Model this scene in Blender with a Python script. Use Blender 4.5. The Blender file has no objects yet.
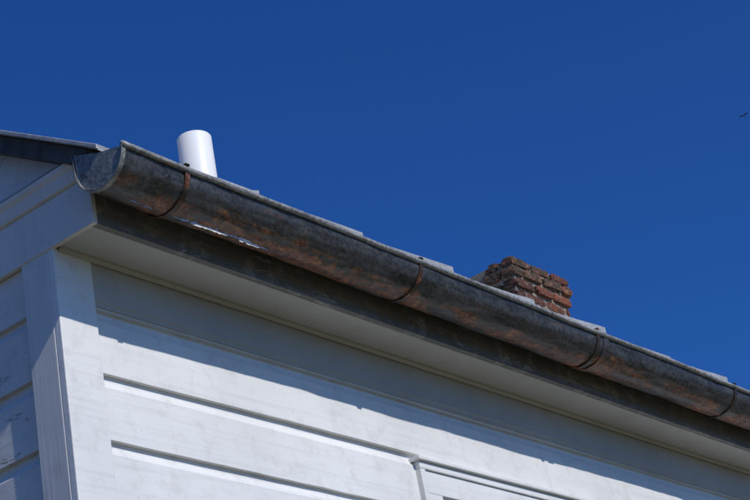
import bpy, bmesh, math, random
from mathutils import Vector, Matrix, noise
random.seed(7)
H=1.6
scene=bpy.context.scene
# ------------------------------------------------------------------ helpers
def obj(name, verts, faces, mat=None, parent=None, smooth=False, bevel=0, z=H):
    me=bpy.data.meshes.new(name)
    me.from_pydata([(v[0],v[1],v[2]+z) for v in verts],[],faces)
    me.update()
    bm=bmesh.new(); bm.from_mesh(me); bmesh.ops.recalc_face_normals(bm,faces=bm.faces); bm.to_mesh(me); bm.free()
    o=bpy.data.objects.new(name,me); scene.collection.objects.link(o)
    if mat: me.materials.append(mat)
    if parent: o.parent=parent
    if smooth:
        for p in me.polygons: p.use_smooth=True
    if bevel:
        m=o.modifiers.new('b','BEVEL'); m.width=bevel; m.segments=2; m.limit_method='ANGLE'
    return o
def empty(name):
    o=bpy.data.objects.new(name,None); scene.collection.objects.link(o); return o
BF=[(0,1,2,3),(4,7,6,5),(0,4,5,1),(1,5,6,2),(2,6,7,3),(3,7,4,0)]
def boxv(x0,x1,y0,y1,z0,z1):
    return [(x0,y0,z0),(x1,y0,z0),(x1,y1,z0),(x0,y1,z0),(x0,y0,z1),(x1,y0,z1),(x1,y1,z1),(x0,y1,z1)]
def box(name,x0,x1,y0,y1,z0,z1,mat,parent,bevel=0.002):
    return obj(name,boxv(x0,x1,y0,y1,z0,z1),BF,mat,parent,bevel=bevel)
def sweep(name,profile,xs,mat,parent,jit=0.0,axis='X',closed=True,smooth=False,seed=0):
    n=len(profile); v=[];f=[]
    for x in xs:
        for i,(u,zz) in enumerate(profile):
            d=jit*noise.noise(Vector((x*1.3+seed,seed*3.1,zz*0.5))) ; e=jit*noise.noise(Vector((x*0.9+seed,7+seed,0)))
            v.append((x,u+d,zz+e) if axis=='X' else (u+d,x,zz+e))
    for k in range(len(xs)-1):
        for i in range(n if closed else n-1):
            j=(i+1)%n
            f.append((k*n+i,k*n+j,(k+1)*n+j,(k+1)*n+i))
    if closed:
        f.append(tuple(range(n))); f.append(tuple((len(xs)-1)*n+i for i in range(n-1,-1,-1)))
    return obj(name,v,f,mat,parent,smooth=smooth)
def lin(a,b,step):
    n=max(1,int(math.ceil((b-a)/step))); return [a+(b-a)*i/n for i in range(n+1)]

# ------------------------------------------------------------------ materials
class M:
    def __init__(s,name):
        s.m=bpy.data.materials.new(name); s.m.use_nodes=True; s.t=s.m.node_tree; s.n=s.t.nodes
        s.b=s.n['Principled BSDF']; s.tc=s.n.new('ShaderNodeTexCoord')
    def L(s,a,b): s.t.links.new(a,b)
    def map(s,scale=(1,1,1)):
        q=s.n.new('ShaderNodeMapping'); q.inputs['Scale'].default_value=scale; s.L(s.tc.outputs['Object'],q.inputs[0]); return q.outputs[0]
    def noise(s,scale,detail=5,rough=.6,vec=None,dist=0):
        q=s.n.new('ShaderNodeTexNoise'); q.inputs['Scale'].default_value=scale; q.inputs['Detail'].default_value=detail
        q.inputs['Roughness'].default_value=rough; q.inputs['Distortion'].default_value=dist
        s.L(vec or s.map(),q.inputs['Vector']); return q.outputs['Fac']
    def vor(s,scale,vec=None,out='Color',feat='F1'):
        q=s.n.new('ShaderNodeTexVoronoi'); q.feature=feat; q.inputs['Scale'].default_value=scale
        s.L(vec or s.map(),q.inputs['Vector']); return q.outputs[out]
    def ramp(s,fac,stops):
        q=s.n.new('ShaderNodeValToRGB'); e=q.color_ramp.elements
        while len(e)<len(stops): e.new(.5)
        for i,(p,c) in enumerate(stops):
            e[i].position=p; e[i].color=(c,c,c,1) if not isinstance(c,tuple) else (*c,1)
        s.L(fac,q.inputs[0]); return q.outputs[0]
    def mix(s,fac,a,b,mode='MIX'):
        q=s.n.new('ShaderNodeMix'); q.data_type='RGBA'; q.blend_type=mode
        if isinstance(fac,(int,float)): q.inputs[0].default_value=fac
        else: s.L(fac,q.inputs[0])
        for i,c in ((6,a),(7,b)):
            if isinstance(c,tuple): q.inputs[i].default_value=(*c,1)
            else: s.L(c,q.inputs[i])
        return q.outputs[2]
    def math(s,op,a,b=0,clamp=False):
        q=s.n.new('ShaderNodeMath'); q.operation=op; q.use_clamp=clamp
        for i,c in enumerate((a,b)):
            if isinstance(c,(int,float)): q.inputs[i].default_value=c
            else: s.L(c,q.inputs[i])
        return q.outputs[0]
    def zrange(s,lo,hi):
        q=s.n.new('ShaderNodeSeparateXYZ'); s.L(s.tc.outputs['Object'],q.inputs[0])
        r=s.n.new('ShaderNodeMapRange'); r.inputs[1].default_value=lo; r.inputs[2].default_value=hi
        s.L(q.outputs[2],r.inputs[0]); return r.outputs[0]
    def bump(s,h,strength=.4,dist=.002):
        q=s.n.new('ShaderNodeBump'); q.inputs['Strength'].default_value=strength; q.inputs['Distance'].default_value=dist
        s.L(h,q.inputs['Height']); s.L(q.outputs[0],s.b.inputs['Normal'])
    def set(s,col=None,rough=None,metal=None):
        for k,c in (('Base Color',col),('Roughness',rough),('Metallic',metal)):
            if c is None: continue
            if isinstance(c,tuple): s.b.inputs[k].default_value=(*c,1)
            elif isinstance(c,(int,float)): s.b.inputs[k].default_value=c
            else: s.L(c,s.b.inputs[k])

def paint(name,base,peel,scale=(1,1,1),grain=(2,60,60),dirt=.25):
    m=M(name)
    big=m.noise(2.2,3,.6)
    c=m.mix(m.ramp(big,[(.35,0),(.75,1)]),base,tuple(x*(1-dirt*.45) for x in base))
    c=m.mix(m.math('MULTIPLY',m.ramp(m.noise(14,4,.7),[(.52,0),(.75,1)]),dirt),c,(.36,.34,.30))
    sp=m.ramp(m.noise(95,2,.6),[(.70,0),(.76,1)])
    c=m.mix(m.math('MULTIPLY',sp,.35),c,(.25,.23,.2))
    g=m.noise(1.0,4,.65,vec=m.map(grain))
    c=m.mix(m.math('MULTIPLY',m.ramp(g,[(.5,0),(.8,1)]),.30),c,(.42,.41,.40))
    pk=m.ramp(m.noise(1.0,5,.72,vec=m.map(scale),dist=.6),[(peel,0),(peel+.012,1)])
    wood=m.mix(g,(.40,.38,.35),(.22,.21,.20))
    c=m.mix(pk,c,wood)
    m.set(c,.55)
    h=m.math('SUBTRACT',m.math('MULTIPLY',g,.6),pk)
    m.bump(h,.6,.002)
    return m.m
white=paint('white_paint',(.76,.755,.735),.74,(7,30,30),dirt=.32)
shade=paint('shade_toned_soffit_paint',(.50,.485,.455),.74,(7,30,30),dirt=.4)  # soffit: white paint darkened, its shade put into the base colour
fasm=paint('shade_toned_fascia_paint',(.17,.158,.14),.62,(7,30,30),dirt=.8)  # fascia darkened, dirt included, to paint in the deep shadow under the gutter
friez=paint('shade_toned_frieze_paint',(.46,.44,.40),.72,(7,30,30),dirt=.5)  # eave shade worked into this tone, darker than the lit white
gpaint=paint('peeling_paint',(.68,.67,.66),.640,(22,9,26),grain=(60,3,60),dirt=.4)
ppaint=paint('peeling_trim_paint',(.68,.67,.66),.72,(20,9,22),grain=(60,60,3),dirt=.3)

def galv(name,dark,light,rust_lo,rustamt,metal=.55,zr=None,bloom=.3,det=5,fs=1.0,zk=.16,rp=(.42,.72)):
    m=M(name)
    sp=m.vor(110); spg=m.n.new('ShaderNodeSeparateColor'); m.L(sp,spg.inputs[0])
    a=m.noise(9*fs,det,.74); 
    st=m.noise(1,det,.68,vec=m.map((5*fs,34*fs,44*fs)))
    k=m.math('ADD',m.math('MULTIPLY',spg.outputs[0],.16),m.math('MULTIPLY',m.math('ADD',a,st),.48))
    c=m.mix(m.ramp(k,[(rp[0],0),(rp[1],1)]),dark,light)
    r1=m.noise(3.6*fs,det,.76,dist=.4); r2=m.noise(1,det,.72,vec=m.map((2.6*fs,22*fs,30*fs)))
    rr=m.math('ADD',m.math('MULTIPLY',r1,.5),m.math('MULTIPLY',r2,.5))
    if zr: rr=m.math('ADD',rr,m.math('MULTIPLY',m.math('SUBTRACT',1,m.zrange(*zr)),zk))
    rm=m.ramp(rr,[(rust_lo,0),(rust_lo+.06,1)])
    rc=m.ramp(m.noise(38,det,.8),[(.36,(.022,.011,.007)),(.48,(.11,.038,.015)),(.58,(.30,.11,.035)),(.70,(.42,.23,.11))])
    rm=m.math('MULTIPLY',rm,rustamt)
    c=m.mix(rm,c,rc)
    c=m.mix(m.math('MULTIPLY',m.ramp(m.noise(42,det,.82),[(.61,0),(.66,1)]),bloom),c,(.36,.35,.33))
    m.set(c,m.ramp(a,[(.3,.36),(.7,.62)]))
    m.L(m.math('MULTIPLY',m.math('SUBTRACT',1,rm),metal),m.b.inputs['Metallic'])
    m.bump(m.math('ADD',m.noise(60,4,.8),m.math('MULTIPLY',a,1.5)),.6,.002)
    return m.m
gut=galv('weathered_galvanised',(.020,.021,.022),(.125,.128,.13),.590,.92,.45,(H+2.242,H+2.288),.35,det=7,fs=1.15,rp=(.38,.76))
gutin=galv('galvanised_inside',(.55,.55,.54),(.75,.75,.73),.64,.5,.0)
endm=galv('galvanised_end',(.10,.10,.095),(.32,.32,.30),.58,.6,.2)
roofm=galv('roof_metal',(.26,.27,.28),(.46,.47,.47),.66,.5,.1)
beadm=galv('rim_metal',(.09,.09,.09),(.38,.38,.37),.57,.8,.15,det=7,fs=1.3)
rustm=galv('rusty_strap',(.018,.014,.012),(.06,.045,.035),.48,.6,.2,None,.15)
def simple(name,c1,c2,scale,rough,bump=.3,bd=.002):
    m=M(name); n=m.noise(scale,5,.65); m.set(m.mix(m.ramp(n,[(.3,0),(.7,1)]),c1,c2),rough); m.bump(n,bump,bd); return m.m
darkwood=simple('dark_weathered_board',(.035,.037,.04),(.10,.10,.10),18,.8)
pvc=simple('white_pvc',(.82,.82,.79),(.76,.75,.72),6,.38,.05,.0005)
lead=simple('flashing_lead',(.2,.2,.21),(.3,.3,.3),12,.5)
conc=simple('foundation_concrete',(.25,.24,.22),(.38,.36,.33),9,.9)
mortar=simple('mortar',(.13,.11,.085),(.32,.28,.23),40,.95,.8,.006)
grass=simple('dry_grass_ground',(.08,.075,.03),(.17,.15,.08),.8,.95,.6,.02)
g=M('window_glass'); g.set((.02,.025,.03),.04); g.b.inputs['IOR'].default_value=1.5; glass=g.m
m=M('old_brick')
at=m.n.new('ShaderNodeAttribute'); at.attribute_name='bc'
n1=m.noise(34,7,.78); c=m.mix(m.ramp(n1,[(.38,0),(.62,1)]),at.outputs['Color'],m.mix(.6,at.outputs['Color'],(.05,.022,.016)))
c=m.mix(m.math('MULTIPLY',m.ramp(m.noise(11,7,.8),[(.50,0),(.56,1)]),.8),c,(.045,.036,.028))
c=m.mix(m.math('MULTIPLY',m.ramp(m.noise(21,7,.8),[(.57,0),(.62,1)]),.6),c,(.33,.28,.21))
m.set(c,.92); m.bump(n1,1,.014); brick=m.m
m=M('mossy_brick')
n1=m.noise(26,7,.8); c=m.ramp(n1,[(.34,(.022,.02,.016)),(.48,(.07,.05,.033)),(.58,(.20,.08,.045)),(.70,(.34,.30,.22))])
m.set(c,.95); m.bump(n1,1,.014); moss=m.m

# ------------------------------------------------------------------ ground
gv=[];gf=[];N=60
def gx(i): t=(i/N-.5)*2; return math.copysign(abs(t)**3*900+abs(t)*12,t)
for i in range(N+1):
    for j in range(N+1):
        x,y=gx(i),gx(j); gv.append((x,y,0.06*noise.noise(Vector((x*.1,y*.1,0)))-.06))
for i in range(N):
    for j in range(N): a=i*(N+1)+j; gf.append((a,a+1,a+N+2,a+N+1))
obj('ground',gv,gf,grass,smooth=True,z=0)

# ------------------------------------------------------------------ house
house=empty('white_clapboard_house')
X0=2.937; X1=12.0; YW=3.047; YR=6.0; YB=8.95
ZS=2.213; PITCH=.63; YE=2.78; ZE=2.385
def rz(y): return ZE+PITCH*((y if y<=YR else 2*YR-y)-YE-.02)
ZB=-1.15
E=.192; Z0=1.878
def siding(name,axis,plane,sgn,a,b,z0,z1,mat,step=.12,clip=None,jz=.0025):
    v=[];f=[]
    k0=int(math.floor((z0-Z0)/E))-1; k1=int(math.ceil((z1-Z0)/E))+1
    ts=lin(a,b,step)
    for k in range(k0,k1):
        zb=Z0+k*E
        rs=random.Random(k*13+5); dz=rs.uniform(-jz,jz)
        prof=[(.030,0.0),(0.0,-.001),(.0,.002),(.0012,.150),(.0025,.153),(.0045,.154),(.009,.162),(.0145,.174),(.0165,E+.004)]
        base=len(v); n=len(prof)
        for t in ts:
            w=.0022*noise.noise(Vector((t*1.1,k*3.7,0))); w2=.003*noise.noise(Vector((t*.8,k*5.1,9)))
            r=.0014*noise.noise(Vector((t*9,k*2.2,4)))
            for i,(o,zz) in enumerate(prof):
                oo=plane+sgn*(o+w+k%2*.001)
                zf=zb+dz+zz+w2+(r if i<3 else 0)
                v.append((t,oo,zf) if axis=='X' else (oo,t,zf))
        for q in range(len(ts)-1):
            for i in range(n-1): f.append((base+q*n+i,base+q*n+i+1,base+(q+1)*n+i+1,base+(q+1)*n+i))
    o=obj(name,v,f,mat,house)
    bm=bmesh.new(); bm.from_mesh(o.data)
    cl=[((0,0,z0+H),(0,0,-1)),((0,0,z1+H),(0,0,1))]+(clip or [])
    for co,no in cl:
        bmesh.ops.bisect_plane(bm,geom=bm.verts[:]+bm.edges[:]+bm.faces[:],plane_co=co,plane_no=no,clear_outer=True)
    bm.to_mesh(o.data); bm.free()
    return o
WX0,WX1,WZT,WZB=4.44,5.54,1.846,.35
SY=YW+.012
siding('front_siding_near','X',SY,1,X0+.1,WX0+.06,ZB,2.10,white,step=.04)
siding('front_siding_above_window','X',SY,1,WX0+.06,WX1-.06,WZT-.05,2.10,white,step=.04)
siding('front_siding_below_window','X',SY,1,WX0+.06,WX1-.06,ZB,WZB,white)
siding('front_siding_far','X',SY,1,WX1-.06,X1-.05,ZB,2.10,white)
SX=X0+.014
s=PITCH
nf=Vector((0,-s,1)).normalized(); nb=Vector((0,s,1)).normalized()
cl=[((0,YE,rz(YE)-.025+H),nf),((0,2*YR-YE,rz(YE)-.025+H),nb)]
siding('gable_siding','Y',SX,1,YW+.1,YB-.05,ZB,5,gpaint,step=.03,clip=cl,jz=.007)
siding('gable_siding_eave','Y',SX,1,YE+.05,YW+.1,2.35,2.9,gpaint,step=.05,clip=cl,jz=.007)
siding('gable_siding_far','Y',X1-.014,-1,YW+.02,YB-.02,ZB,5,white,step=.3,clip=cl)
siding('back_siding','X',YB-.01,-1,X0+.02,X1-.02,ZB,2.4,white,step=.3)
box('inner_wall',X0+.06,X1-.06,YW+.20,YB-.06,ZB,2.3,white,house,0)
box('foundation',X0+.03,X1-.03,YW+.05,YB-.03,-1.75,ZB,conc,house,.005)
box('corner_board_front',X0+.001,X0+.138,YW,YW+.024,ZB,ZS-.004,white,house,.003)
box('corner_board_gable',X0,X0+.024,YW+.0242,YW+.128,ZB,ZS-.004,ppaint,house,.003)
box('corner_board_far',X1-.12,X1,YW,YW+.024,ZB,ZS-.004,white,house,.003)
box('corner_board_back',X0,X0+.024,YB-.13,YB,ZB,ZS,white,house,.003)
xs=lin(X0+.1385,X1,.15)
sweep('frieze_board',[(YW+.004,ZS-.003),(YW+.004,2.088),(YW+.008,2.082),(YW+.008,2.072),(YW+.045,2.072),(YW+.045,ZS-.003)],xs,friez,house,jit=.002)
xs=lin(X0+.02,X1,.15)
sweep('bed_mould',[(YW-.009,ZS-.001),(YW-.008,ZS-.006),(YW-.003,ZS-.012),(YW-.0005,ZS-.014),(YW-.0005,ZS-.001)],xs,friez,house,jit=.0005)
YF=2.882; XB=X0-.004
xs=lin(XB+.002,X1+.05,.15)
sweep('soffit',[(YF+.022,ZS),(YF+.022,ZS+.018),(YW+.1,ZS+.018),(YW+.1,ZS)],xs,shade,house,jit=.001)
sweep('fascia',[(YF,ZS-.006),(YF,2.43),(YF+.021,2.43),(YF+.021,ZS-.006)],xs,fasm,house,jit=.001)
YG=YB+.1
box('gable_frieze',XB,X0+.012,YF-.002,YG,ZS-.007,2.348,ppaint,house,.003)
ys=lin(YF+.0,YG,.15)
sweep('gable_crown',[(XB-.0005,2.3485),(XB-.008,2.352),(XB-.010,2.362),(XB-.014,2.385),(XB-.022,2.397),(XB-.024,2.408),(X0+.012,2.414),(X0+.012,2.3485)],ys,ppaint,house,jit=.002,axis='Y')
# ------------------------------------------------------------------ roof (galvanised pans, warped edges with turned-down drip)
rv=[];rf=[]
PW=.478; XR0=X0-.060; PX0=3.52
def lift(x,y):
    ph=((x-PX0)/PW)%1.0
    k=int(math.floor((x-PX0)/PW))
    rs=random.Random(k*7+3); a=rs.uniform(.45,1.1)
    base=.0475*min(1,max(0,(x-3.05)/.3))+.003*noise.noise(Vector((x*3,0,0)))
    if x<PX0-.02: a*=.4
    l=base+.025*a*max(0,(ph-.25)/.75)
    fall=max(0,1-(y-YE)/.5)
    return l*fall
edges=[XR0]; k=-3
while True:
    e=PX0+k*PW; k+=1
    if e<=XR0+.02: continue
    if e>X1+.08: break
    edges.append(e)
edges.append(X1+.08)
ysr=[YE,YE+.04,YE+.1,YE+.2,YE+.35,YE+.5,YE+.8,YE+1.6,YE+2.4,YR]
for i in range(len(edges)-1):
    a,b=edges[i],edges[i+1]
    xx=lin(a+.0005,b-.0005,.03); xx[-1]=b-.001
    base=len(rv); n=len(ysr)+1
    for q in xx:
        wob=0.004*noise.noise(Vector((q*7,1,1)))
        rv.append((q,YE+wob+.001,rz(YE)-.012+(.018 if q>3.3 else 0)))
        for y in ysr:
            rv.append((q,y+(wob if y==YE else 0),rz(y)+.003*(i%2)+lift(min(q,b-.002),y)))
    for q in range(len(xx)-1):
        for j in range(n-1): rf.append((base+q*n+j,base+q*n+j+1,base+(q+1)*n+j+1,base+(q+1)*n+j))
    q=len(xx)-1; L0=base+q*n; b0=len(rv)
    ks=list(range(1,7))
    for j in ks:
        x_,y_,z_=rv[L0+j]; rv.append((x_,y_,rz(y_)-.010))
    for t in range(len(ks)-1): rf.append((L0+ks[t],L0+ks[t+1],b0+t+1,b0+t))
r=obj('roof_front_slope',rv,rf,roofm,house)
md=r.modifiers.new('s','SOLIDIFY'); md.thickness=.002
obj('roof_back_slope',[(XR0,YR,rz(YR)),(X1+.08,YR,rz(YR)),(X1+.08,2*YR-YE,rz(YE)),(XR0,2*YR-YE,rz(YE))],[(0,1,2,3)],roofm,house).modifiers.new('s','SOLIDIFY').thickness=.005
for e in edges[2:-1]:
    obj('roof_seam',[(e-.006,YE+.5,rz(YE+.5)),(e+.006,YE+.5,rz(YE+.5)),(e+.006,YR,rz(YR)),(e-.006,YR,rz(YR)),
       (e-.006,YE+.5,rz(YE+.5)+.03),(e+.006,YE+.5,rz(YE+.5)+.03),(e+.006,YR,rz(YR)+.03),(e-.006,YR,rz(YR)+.03)],BF,roofm,house)
def slab(name,x0,x1,ya,yb,t0,t1,mat,bev=.002):
    v=[(x0,ya,rz(ya)-t1),(x1,ya,rz(ya)-t1),(x1,yb,rz(yb)-t1),(x0,yb,rz(yb)-t1),(x0,ya,rz(ya)-t0),(x1,ya,rz(ya)-t0),(x1,yb,rz(yb)-t0),(x0,yb,rz(yb)-t0)]
    return obj(name,v,BF,mat,house,bevel=bev)
slab('roof_deck',X0+.03,X1+.05,YE+.04,YR-.001,.012,.034,darkwood,0)
slab('roof_deck_back',X0+.03,X1+.05,YR+.001,2*YR-YE-.04,.012,.034,darkwood,0)
slab('rake_metal_edge',XR0-.004,XR0+.012,YE,YR,-.004,.010,roofm,.002)
slab('rake_board',XR0+.018,X0-.001,YE+.06,YR,.010,.068,darkwood,.002)
slab('rake_metal_edge_back',XR0-.004,XR0+.012,YR,2*YR-YE,-.004,.010,roofm,.002)
slab('rake_board_back',XR0+.018,X0-.001,YR,2*YR-YE-.06,.010,.068,darkwood,.002)
# window
box('window_drip_cap',WX0-.012,WX1+.012,YW-.020,YW+.03,WZT,WZT+.014,white,house,.003)
box('window_backband_top',WX0,WX1,YW-.008,YW+.03,WZT-.026,WZT-.0005,white,house,.003)
for nm,a,b in (('l',WX0,WX0+.026),('r',WX1-.026,WX1)):
    box('window_backband_'+nm,a,b,YW-.008,YW+.03,WZB,WZT-.0265,white,house,.003)
box('window_casing_top',WX0+.0265,WX1-.0265,YW-.001,YW+.03,WZT-.105,WZT-.0265,white,house,.002)
for nm,a,b in (('l',WX0+.0265,WX0+.105),('r',WX1-.105,WX1-.0265)):
    box('window_casing_'+nm,a,b,YW-.001,YW+.03,WZB,WZT-.1055,white,house,.002)
box('window_sill',WX0-.04,WX1+.04,YW-.05,YW+.1,WZB-.04,WZB,white,house,.004)
ix0,ix1,iz=WX0+.105,WX1-.105,WZT-.105
box('window_stop_top',ix0,ix1,YW+.035,YW+.12,iz-.02,iz,white,house)
for nm,a,b in (('l',ix0,ix0+.02),('r',ix1-.02,ix1)): box('window_jamb_'+nm,a,b,YW+.035,YW+.12,WZB,iz-.0205,white,house)
box('sash_top',ix0+.02,ix1-.02,YW+.05,YW+.09,iz-.075,iz-.021,white,house)
for nm,a,b in (('l',ix0+.0205,ix0+.065),('r',ix1-.065,ix1-.0205)): box('sash_stile_'+nm,a,b,YW+.05,YW+.09,WZB,iz-.0755,white,house)
box('sash_meeting_rail',ix0+.0655,ix1-.0655,YW+.05,YW+.095,1.0,1.04,white,house)
box('window_glass',ix0+.03,ix1-.03,YW+.068,YW+.074,WZB,iz-.04,glass,house,0)

# ------------------------------------------------------------------ gutter
gutter=empty('half_round_gutter')
GX0=X0-.055; YC=2.786; ZC=2.336; R=.087
def sag(x): return .004*noise.noise(Vector((x*.7,3,3)))-.0015*math.cos((x-3.117)/1.04*2*math.pi)
NT=72
def prof(nn):
    p=[]
    for i in range(nn+1):
        th=math.pi*i/nn; p.append((YC-R*math.cos(th),ZC-R*math.sin(th)))
    p+= [(YC+R+.001,ZC+.02),(YC+R+.004,ZC+.055)]
    return p
P=prof(NT); xs=lin(GX0,3.7,.0028)+lin(3.7,7.2,.010)[1:]+lin(7.2,X1+.03,.1)[1:]
gv=[];gf=[]
for x in xs:
    for i,(y,z) in enumerate(P):
        ii=i*30/NT
        d=.0034*noise.noise(Vector((x*4,ii*.25,2)))+.0018*noise.noise(Vector((x*14,ii*.5,5)))
        th=math.pi*min(i,NT)/NT
        gv.append((x,y-d*math.cos(th),z-d*math.sin(th)+sag(x)))
n=len(P)
def hole(x,i):
    ii=(i+.5)*30/NT
    if ii>17 or ii<13: return False
    if 2.99<x<3.07: return abs(ii-15.9)<1.3*(noise.noise(Vector((x*34,ii*.4,2)))+.4)
    if not(3.14<x<3.56): return False
    c=15.8+.45*noise.noise(Vector((x*9,0,0)))
    w=(1.0+1.0*noise.noise(Vector((x*12,4,2)))+.9*noise.noise(Vector((x*60,ii*.9,2)))+.5*noise.noise(Vector((x*150,ii*3,2))))*min(1,(3.56-x)/.12,(x-3.14)/.04)
    return abs(ii-c)<w
for q in range(len(xs)-1):
    for i in range(n-1):
        if hole(xs[q],i): continue
        gf.append((q*n+i,(q+1)*n+i,(q+1)*n+i+1,q*n+i+1))
me=bpy.data.meshes.new('trough'); me.from_pydata([(a,b,c+H) for a,b,c in gv],[],gf); me.update()
tr=bpy.data.objects.new('trough',me); scene.collection.objects.link(tr); tr.parent=gutter
me.materials.append(gut); me.materials.append(gutin)
for p in me.polygons: p.use_smooth=True
fn=me.polygons[5].normal
if fn.y>0: me.flip_normals()
md=tr.modifiers.new('s','SOLIDIFY'); md.thickness=.0012; md.offset=-1; md.material_offset=1
bv=[];bf=[];K=10
bx=lin(GX0-.003,7.2,.03)+lin(7.2,X1+.03,.2)[1:]
for x in bx:
    for k in range(K):
        a=2*math.pi*k/K; bv.append((x,YC-R-.004+.0085*math.cos(a),ZC+.002+.0085*math.sin(a)+sag(x)+.0015*noise.noise(Vector((x*6,0,0)))))
for q in range(len(bx)-1):
    for k in range(K): bf.append((q*K+k,q*K+(k+1)%K,(q+1)*K+(k+1)%K,(q+1)*K+k))
bf.append(tuple(range(K)))
obj('rim_bead',bv,bf,beadm,gutter,smooth=True)
pp=prof(30); n=len(pp)
ev=[(GX0+.004,YC,ZC+.02+sag(GX0))];ef=[]
for (y,z) in pp: ev.append((GX0+.004,y,z+sag(GX0)))
for i in range(1,len(pp)): ef.append((0,i,i+1))
ec=obj('end_cap',ev,ef,endm,gutter); ec.modifiers.new('s','SOLIDIFY').thickness=.002
fv=[];ff=[]
for xx,o in ((GX0-.004,.0035),(GX0+.010,.0035),(GX0+.010,.001),(GX0-.004,.001)):
    for i,(y,z) in enumerate(pp):
        th=math.pi*min(i,30)/30; fv.append((xx,y-o*math.cos(th),z-o*math.sin(th)+sag(GX0)))
for a in range(4):
    for i in range(len(pp)-1):
        b=(a+1)%4; ff.append((a*n+i,a*n+i+1,b*n+i+1,b*n+i))
obj('end_cap_flange',fv,ff,endm,gutter,smooth=False)
for hi,hx in enumerate([3.117+1.04*k for k in range(9)]):
    hv=[];hf=[]; path=[]
    sk_=random.Random(hi).uniform(-.015,.02)
    for i in range(-3,31):
        th=math.pi*i/30; o=.0055
        if i<0: path.append((YC-R-o-.006+.004*(-i-1),ZC+.004*(-i)+.002,1,0)); continue
        path.append((YC-(R+o)*math.cos(th),ZC-(R+o)*math.sin(th),math.cos(th),math.sin(th)))
    path.append((YC+R+.008,ZC+.06,-1,0))
    w=.0085
    for j,(y,z,cy,cz) in enumerate(path):
        z0=z+sag(hx); xx=hx+sk_*j/len(path)
        hv+=[(xx-w,y,z0),(xx+w,y,z0),(xx+w,y+.003*cy,z0+.003*cz),(xx-w,y+.003*cy,z0+.003*cz)]
    for q in range(len(path)-1):
        for k in range(4): hf.append((q*4+k,q*4+(k+1)%4,(q+1)*4+(k+1)%4,(q+1)*4+k))
    hf.append((0,1,2,3))
    obj('hanger_strap_%d'%(hi+1),hv,hf,rustm,gutter)
    box('hanger_tie_%d'%(hi+1),hx-.008,hx+.008,YC-R-.012,YC+R,ZC+.0095,ZC+.0145,rustm,gutter,.001)
for ji,jx in enumerate([5.24,7.3,9.3]):
    jv=[];jf=[]
    for xx,o in ((jx,.0012),(jx,.0042),(jx+.035,.0042),(jx+.035,.0012)):
        for i in range(31):
            th=math.pi*i/30; jv.append((xx,YC-(R+o)*math.cos(th),ZC-(R+o)*math.sin(th)+sag(jx)))
    for a in range(4):
        for i in range(30):
            b=(a+1)%4; jf.append((a*31+i,a*31+i+1,b*31+i+1,b*31+i))
    obj('slip_joint_%d'%(ji+1),jv,jf,gut,gutter)
# ------------------------------------------------------------------ vent pipe
vp=empty('plumbing_vent_pipe')
def tube(name,cx,cy,z0,z1,ro,ri,mat,parent,n=64):
    v=[];f=[]
    for (r_,z) in ((ro,z0),(ro,z1-.003),(ro-.002,z1),(ri+.001,z1),(ri,z1-.002),(ri,z0)):
        for k in range(n):
            a=2*math.pi*k/n; v.append((cx+r_*math.cos(a),cy+r_*math.sin(a),z))
    for q in range(5):
        for k in range(n): f.append((q*n+k,q*n+(k+1)%n,(q+1)*n+(k+1)%n,(q+1)*n+k))
    o=obj(name,v,f,mat,parent,smooth=True)
    m=o.modifiers.new('e','EDGE_SPLIT'); m.split_angle=.6
    return o
PXc,PYc=3.765,3.205
tube('pipe',PXc,PYc,rz(PYc)-.1,2.912,.0565,.050,pvc,vp)
tube('flashing_collar',PXc,PYc,rz(PYc)-.05,rz(PYc)+.045,.068,.058,lead,vp)
# ------------------------------------------------------------------ chimney
ch=empty('brick_chimney')
cx0,cx1,cy0,cy1=7.86,8.41,4.50,4.77
ztop=4.185
BL,BH,BW,J=.19,.056,.092,.010
bvv=[];bff=[];bcc=[];mossf=[]
def addbrick(x0,x1,y0,y1,z0,z1,col,mi,rnd):
    nx=max(2,int((x1-x0)/.025)); ny=max(2,int((y1-y0)/.025)); nz=3
    idx={}
    ang=rnd.uniform(-.012,.012)
    chip=[rnd.random()*.022 if rnd.random()<.35 else .002 for _ in range(8)]
    def P_(i,j,k):
        if (i,j,k) in idx: return idx[(i,j,k)]
        x=x0+(x1-x0)*i/nx; y=y0+(y1-y0)*j/ny; z=z0+(z1-z0)*k/nz
        ex=(i in(0,nx))+(j in(0,ny))+(k in(0,nz))
        am=.0015+.004*(ex-1)
        cxm,cym,czm=(x0+x1)/2,(y0+y1)/2,(z0+z1)/2
        f_=rnd.random()*am
        if ex==3: f_+=chip[(i>0)*4+(j>0)*2+(k>0)]*.6
        z+=(x-cxm)*ang
        x+= (f_ if x<cxm else -f_)+rnd.uniform(-.0012,.0012); y+=(f_ if y<cym else -f_)+rnd.uniform(-.0012,.0012); z+=(f_ if z<czm else -f_)
        idx[(i,j,k)]=len(bvv); bvv.append((x,y,z)); return idx[(i,j,k)]
    fs=[]
    for i in range(nx):
        for j in range(ny):
            fs.append((P_(i,j,0),P_(i,j+1,0),P_(i+1,j+1,0),P_(i+1,j,0))); fs.append((P_(i,j,nz),P_(i+1,j,nz),P_(i+1,j+1,nz),P_(i,j+1,nz)))
    for i in range(nx):
        for k in range(nz):
            fs.append((P_(i,0,k),P_(i+1,0,k),P_(i+1,0,k+1),P_(i,0,k+1))); fs.append((P_(i,ny,k),P_(i,ny,k+1),P_(i+1,ny,k+1),P_(i+1,ny,k)))
    for j in range(ny):
        for k in range(nz):
            fs.append((P_(0,j,k),P_(0,j,k+1),P_(0,j+1,k+1),P_(0,j+1,k))); fs.append((P_(nx,j,k),P_(nx,j+1,k),P_(nx,j+1,k+1),P_(nx,j,k+1)))
    for f_ in fs: bff.append(f_); bcc.append(col); mossf.append(mi)
rnd=random.Random(11)
course=0; z=ztop
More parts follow.
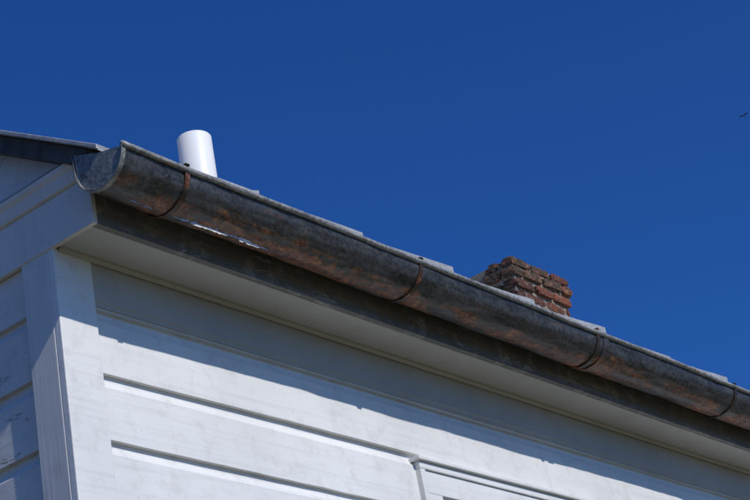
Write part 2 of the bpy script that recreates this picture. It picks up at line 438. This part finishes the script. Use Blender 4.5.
pal=[(.23,.06,.030),(.30,.088,.040),(.17,.05,.03),(.13,.042,.028),(.34,.125,.058),(.085,.032,.024),(.26,.075,.033)]
while z>rz(cy0)-.15:
    z1=z; z0=z-BH
    out=[.024,.032,.016][course] if course<3 else 0
    a0,a1,c0,c1=cx0-out,cx1+out,cy0-out,cy1+out
    off=(course%2)
    pm=[.85,.6,.3][course] if course<3 else .08
    def runx(y0,y1,s,e):
        x=s-(BL*.5 if off else 0)
        while x<e:
            xa=max(x,s); xb=min(x+BL,e)
            if xb-xa>.03 and not(course==0 and rnd.random()<.1):
                jt=rnd.uniform(-.004,.004)
                addbrick(xa,xb,y0+jt,y1+jt,z0+rnd.uniform(-.002,.002),z1+rnd.uniform(-.003,.004)-(rnd.random()*.012 if course==0 else 0),rnd.choice(pal),1 if rnd.random()<pm else 0,rnd)
            x+=BL+J
    def runy(x0,x1,s,e):
        y=s-(0 if off else BL*.5)
        while y<e:
            ya=max(y,s); yb=min(y+BL,e)
            if yb-ya>.03: 
                jt=rnd.uniform(-.004,.004)
                addbrick(x0+jt,x1+jt,ya,yb,z0,z1+rnd.uniform(-.003,.004),rnd.choice(pal),1 if rnd.random()<pm+.1 else 0,rnd)
            y+=BL+J
    runx(c0,c0+BW,a0,a1); runx(c1-BW,c1,a0,a1)
    runy(a0,a0+BW,c0+BW+J,c1-BW-J); runy(a1-BW,a1,c0+BW+J,c1-BW-J)
    z-=BH+J; course+=1
zbot=z
co=obj('bricks',bvv,bff,brick,ch); co.data.materials.append(moss)
ca=co.data.color_attributes.new('bc','FLOAT_COLOR','CORNER')
for p in co.data.polygons:
    p.material_index=mossf[p.index]
    for li in p.loop_indices: ca.data[li].color=(*bcc[p.index],1)
def frame(name,z0,z1,o,mat):
    a0,a1,c0,c1=cx0-o,cx1+o,cy0-o,cy1+o; w=BW-.012
    for k,(p,q,r_,s_) in enumerate(((a0,a1,c0,c0+w),(a0,a1,c1-w,c1),(a0,a0+w,c0+w,c1-w),(a1-w,a1,c0+w,c1-w))):
        box(name+'_%d'%(k+1),p,q,r_,s_,z0,z1,mat,ch,0)
frame('mortar_core',zbot,ztop-.15,-.006,mortar)
frame('mortar_cap',ztop-.149,ztop-.014,.010,mortar)
# ------------------------------------------------------------------ bird
B=Vector((44.8,16.7,24.6))
br=[(-.10,0,0),(-.03,.022,.012),(-.03,-.022,.012),(.06,0,0),(-.03,0,-.02),(.13,.02,0),(.13,-.02,0),
    (-.03,.02,.01),(.03,.02,.01),(.05,.17,.05),(.02,.10,.055),(-.03,-.02,.01),(.03,-.02,.01),(.05,-.17,.05),(.02,-.10,.055)]
bfc=[(0,1,2),(0,4,1),(0,2,4),(3,2,1),(3,1,4),(3,4,2),(3,5,6),(7,8,9,10),(11,14,13,12)]
obj('flying_bird',[tuple(B+Vector(q)) for q in br],bfc,simple('bird_feathers',(.02,.02,.02),(.05,.045,.04),30,.8))
# ------------------------------------------------------------------ light
EL=math.radians(39.8); AZ=7.5
sunv=Vector((-math.sin(math.radians(AZ))*math.cos(EL),-math.cos(math.radians(AZ))*math.cos(EL),math.sin(EL)))
sd=bpy.data.lights.new('sun','SUN'); sd.energy=3.5; sd.angle=math.radians(.53); sd.color=(1,.955,.89)
so=bpy.data.objects.new('sun',sd); scene.collection.objects.link(so); so.rotation_euler=sunv.to_track_quat('Z','Y').to_euler(); so.location=(0,0,20)
w=bpy.data.worlds.new('World'); scene.world=w; w.use_nodes=True
nt=w.node_tree; bg=nt.nodes['Background']; sk=nt.nodes.new('ShaderNodeTexSky'); sk.sky_type='NISHITA'; sk.sun_disc=False
sk.sun_elevation=EL; sk.sun_rotation=math.radians(180+AZ); sk.air_density=1.0; sk.dust_density=1.5; sk.ozone_density=3.0; sk.altitude=0
mx=nt.nodes.new('ShaderNodeMix'); mx.data_type='RGBA'; mx.blend_type='MULTIPLY'; mx.inputs[0].default_value=1
nt.links.new(sk.outputs[0],mx.inputs[6]); mx.inputs[7].default_value=(.19,.59,1.34,1)
nt.links.new(mx.outputs[2],bg.inputs[0]); bg.inputs[1].default_value=.074
# ------------------------------------------------------------------ camera
cd=bpy.data.cameras.new('camera'); co_=bpy.data.objects.new('camera',cd); scene.collection.objects.link(co_)
rt=Vector((.6247,-.7617,-.1717)).normalized(); fw=Vector((.7412,.5093,.4373)).normalized(); rt=(rt-fw*rt.dot(fw)).normalized(); up=rt.cross(fw)
mm=Matrix((rt,up,-fw)).transposed().to_4x4(); mm.translation=(0,0,H); co_.matrix_world=mm
cd.sensor_width=36; cd.lens=84; cd.clip_end=3000; cd.clip_start=.05
scene.camera=co_
scene.view_settings.view_transform='Standard'; scene.view_settings.look='None'; scene.view_settings.exposure=0
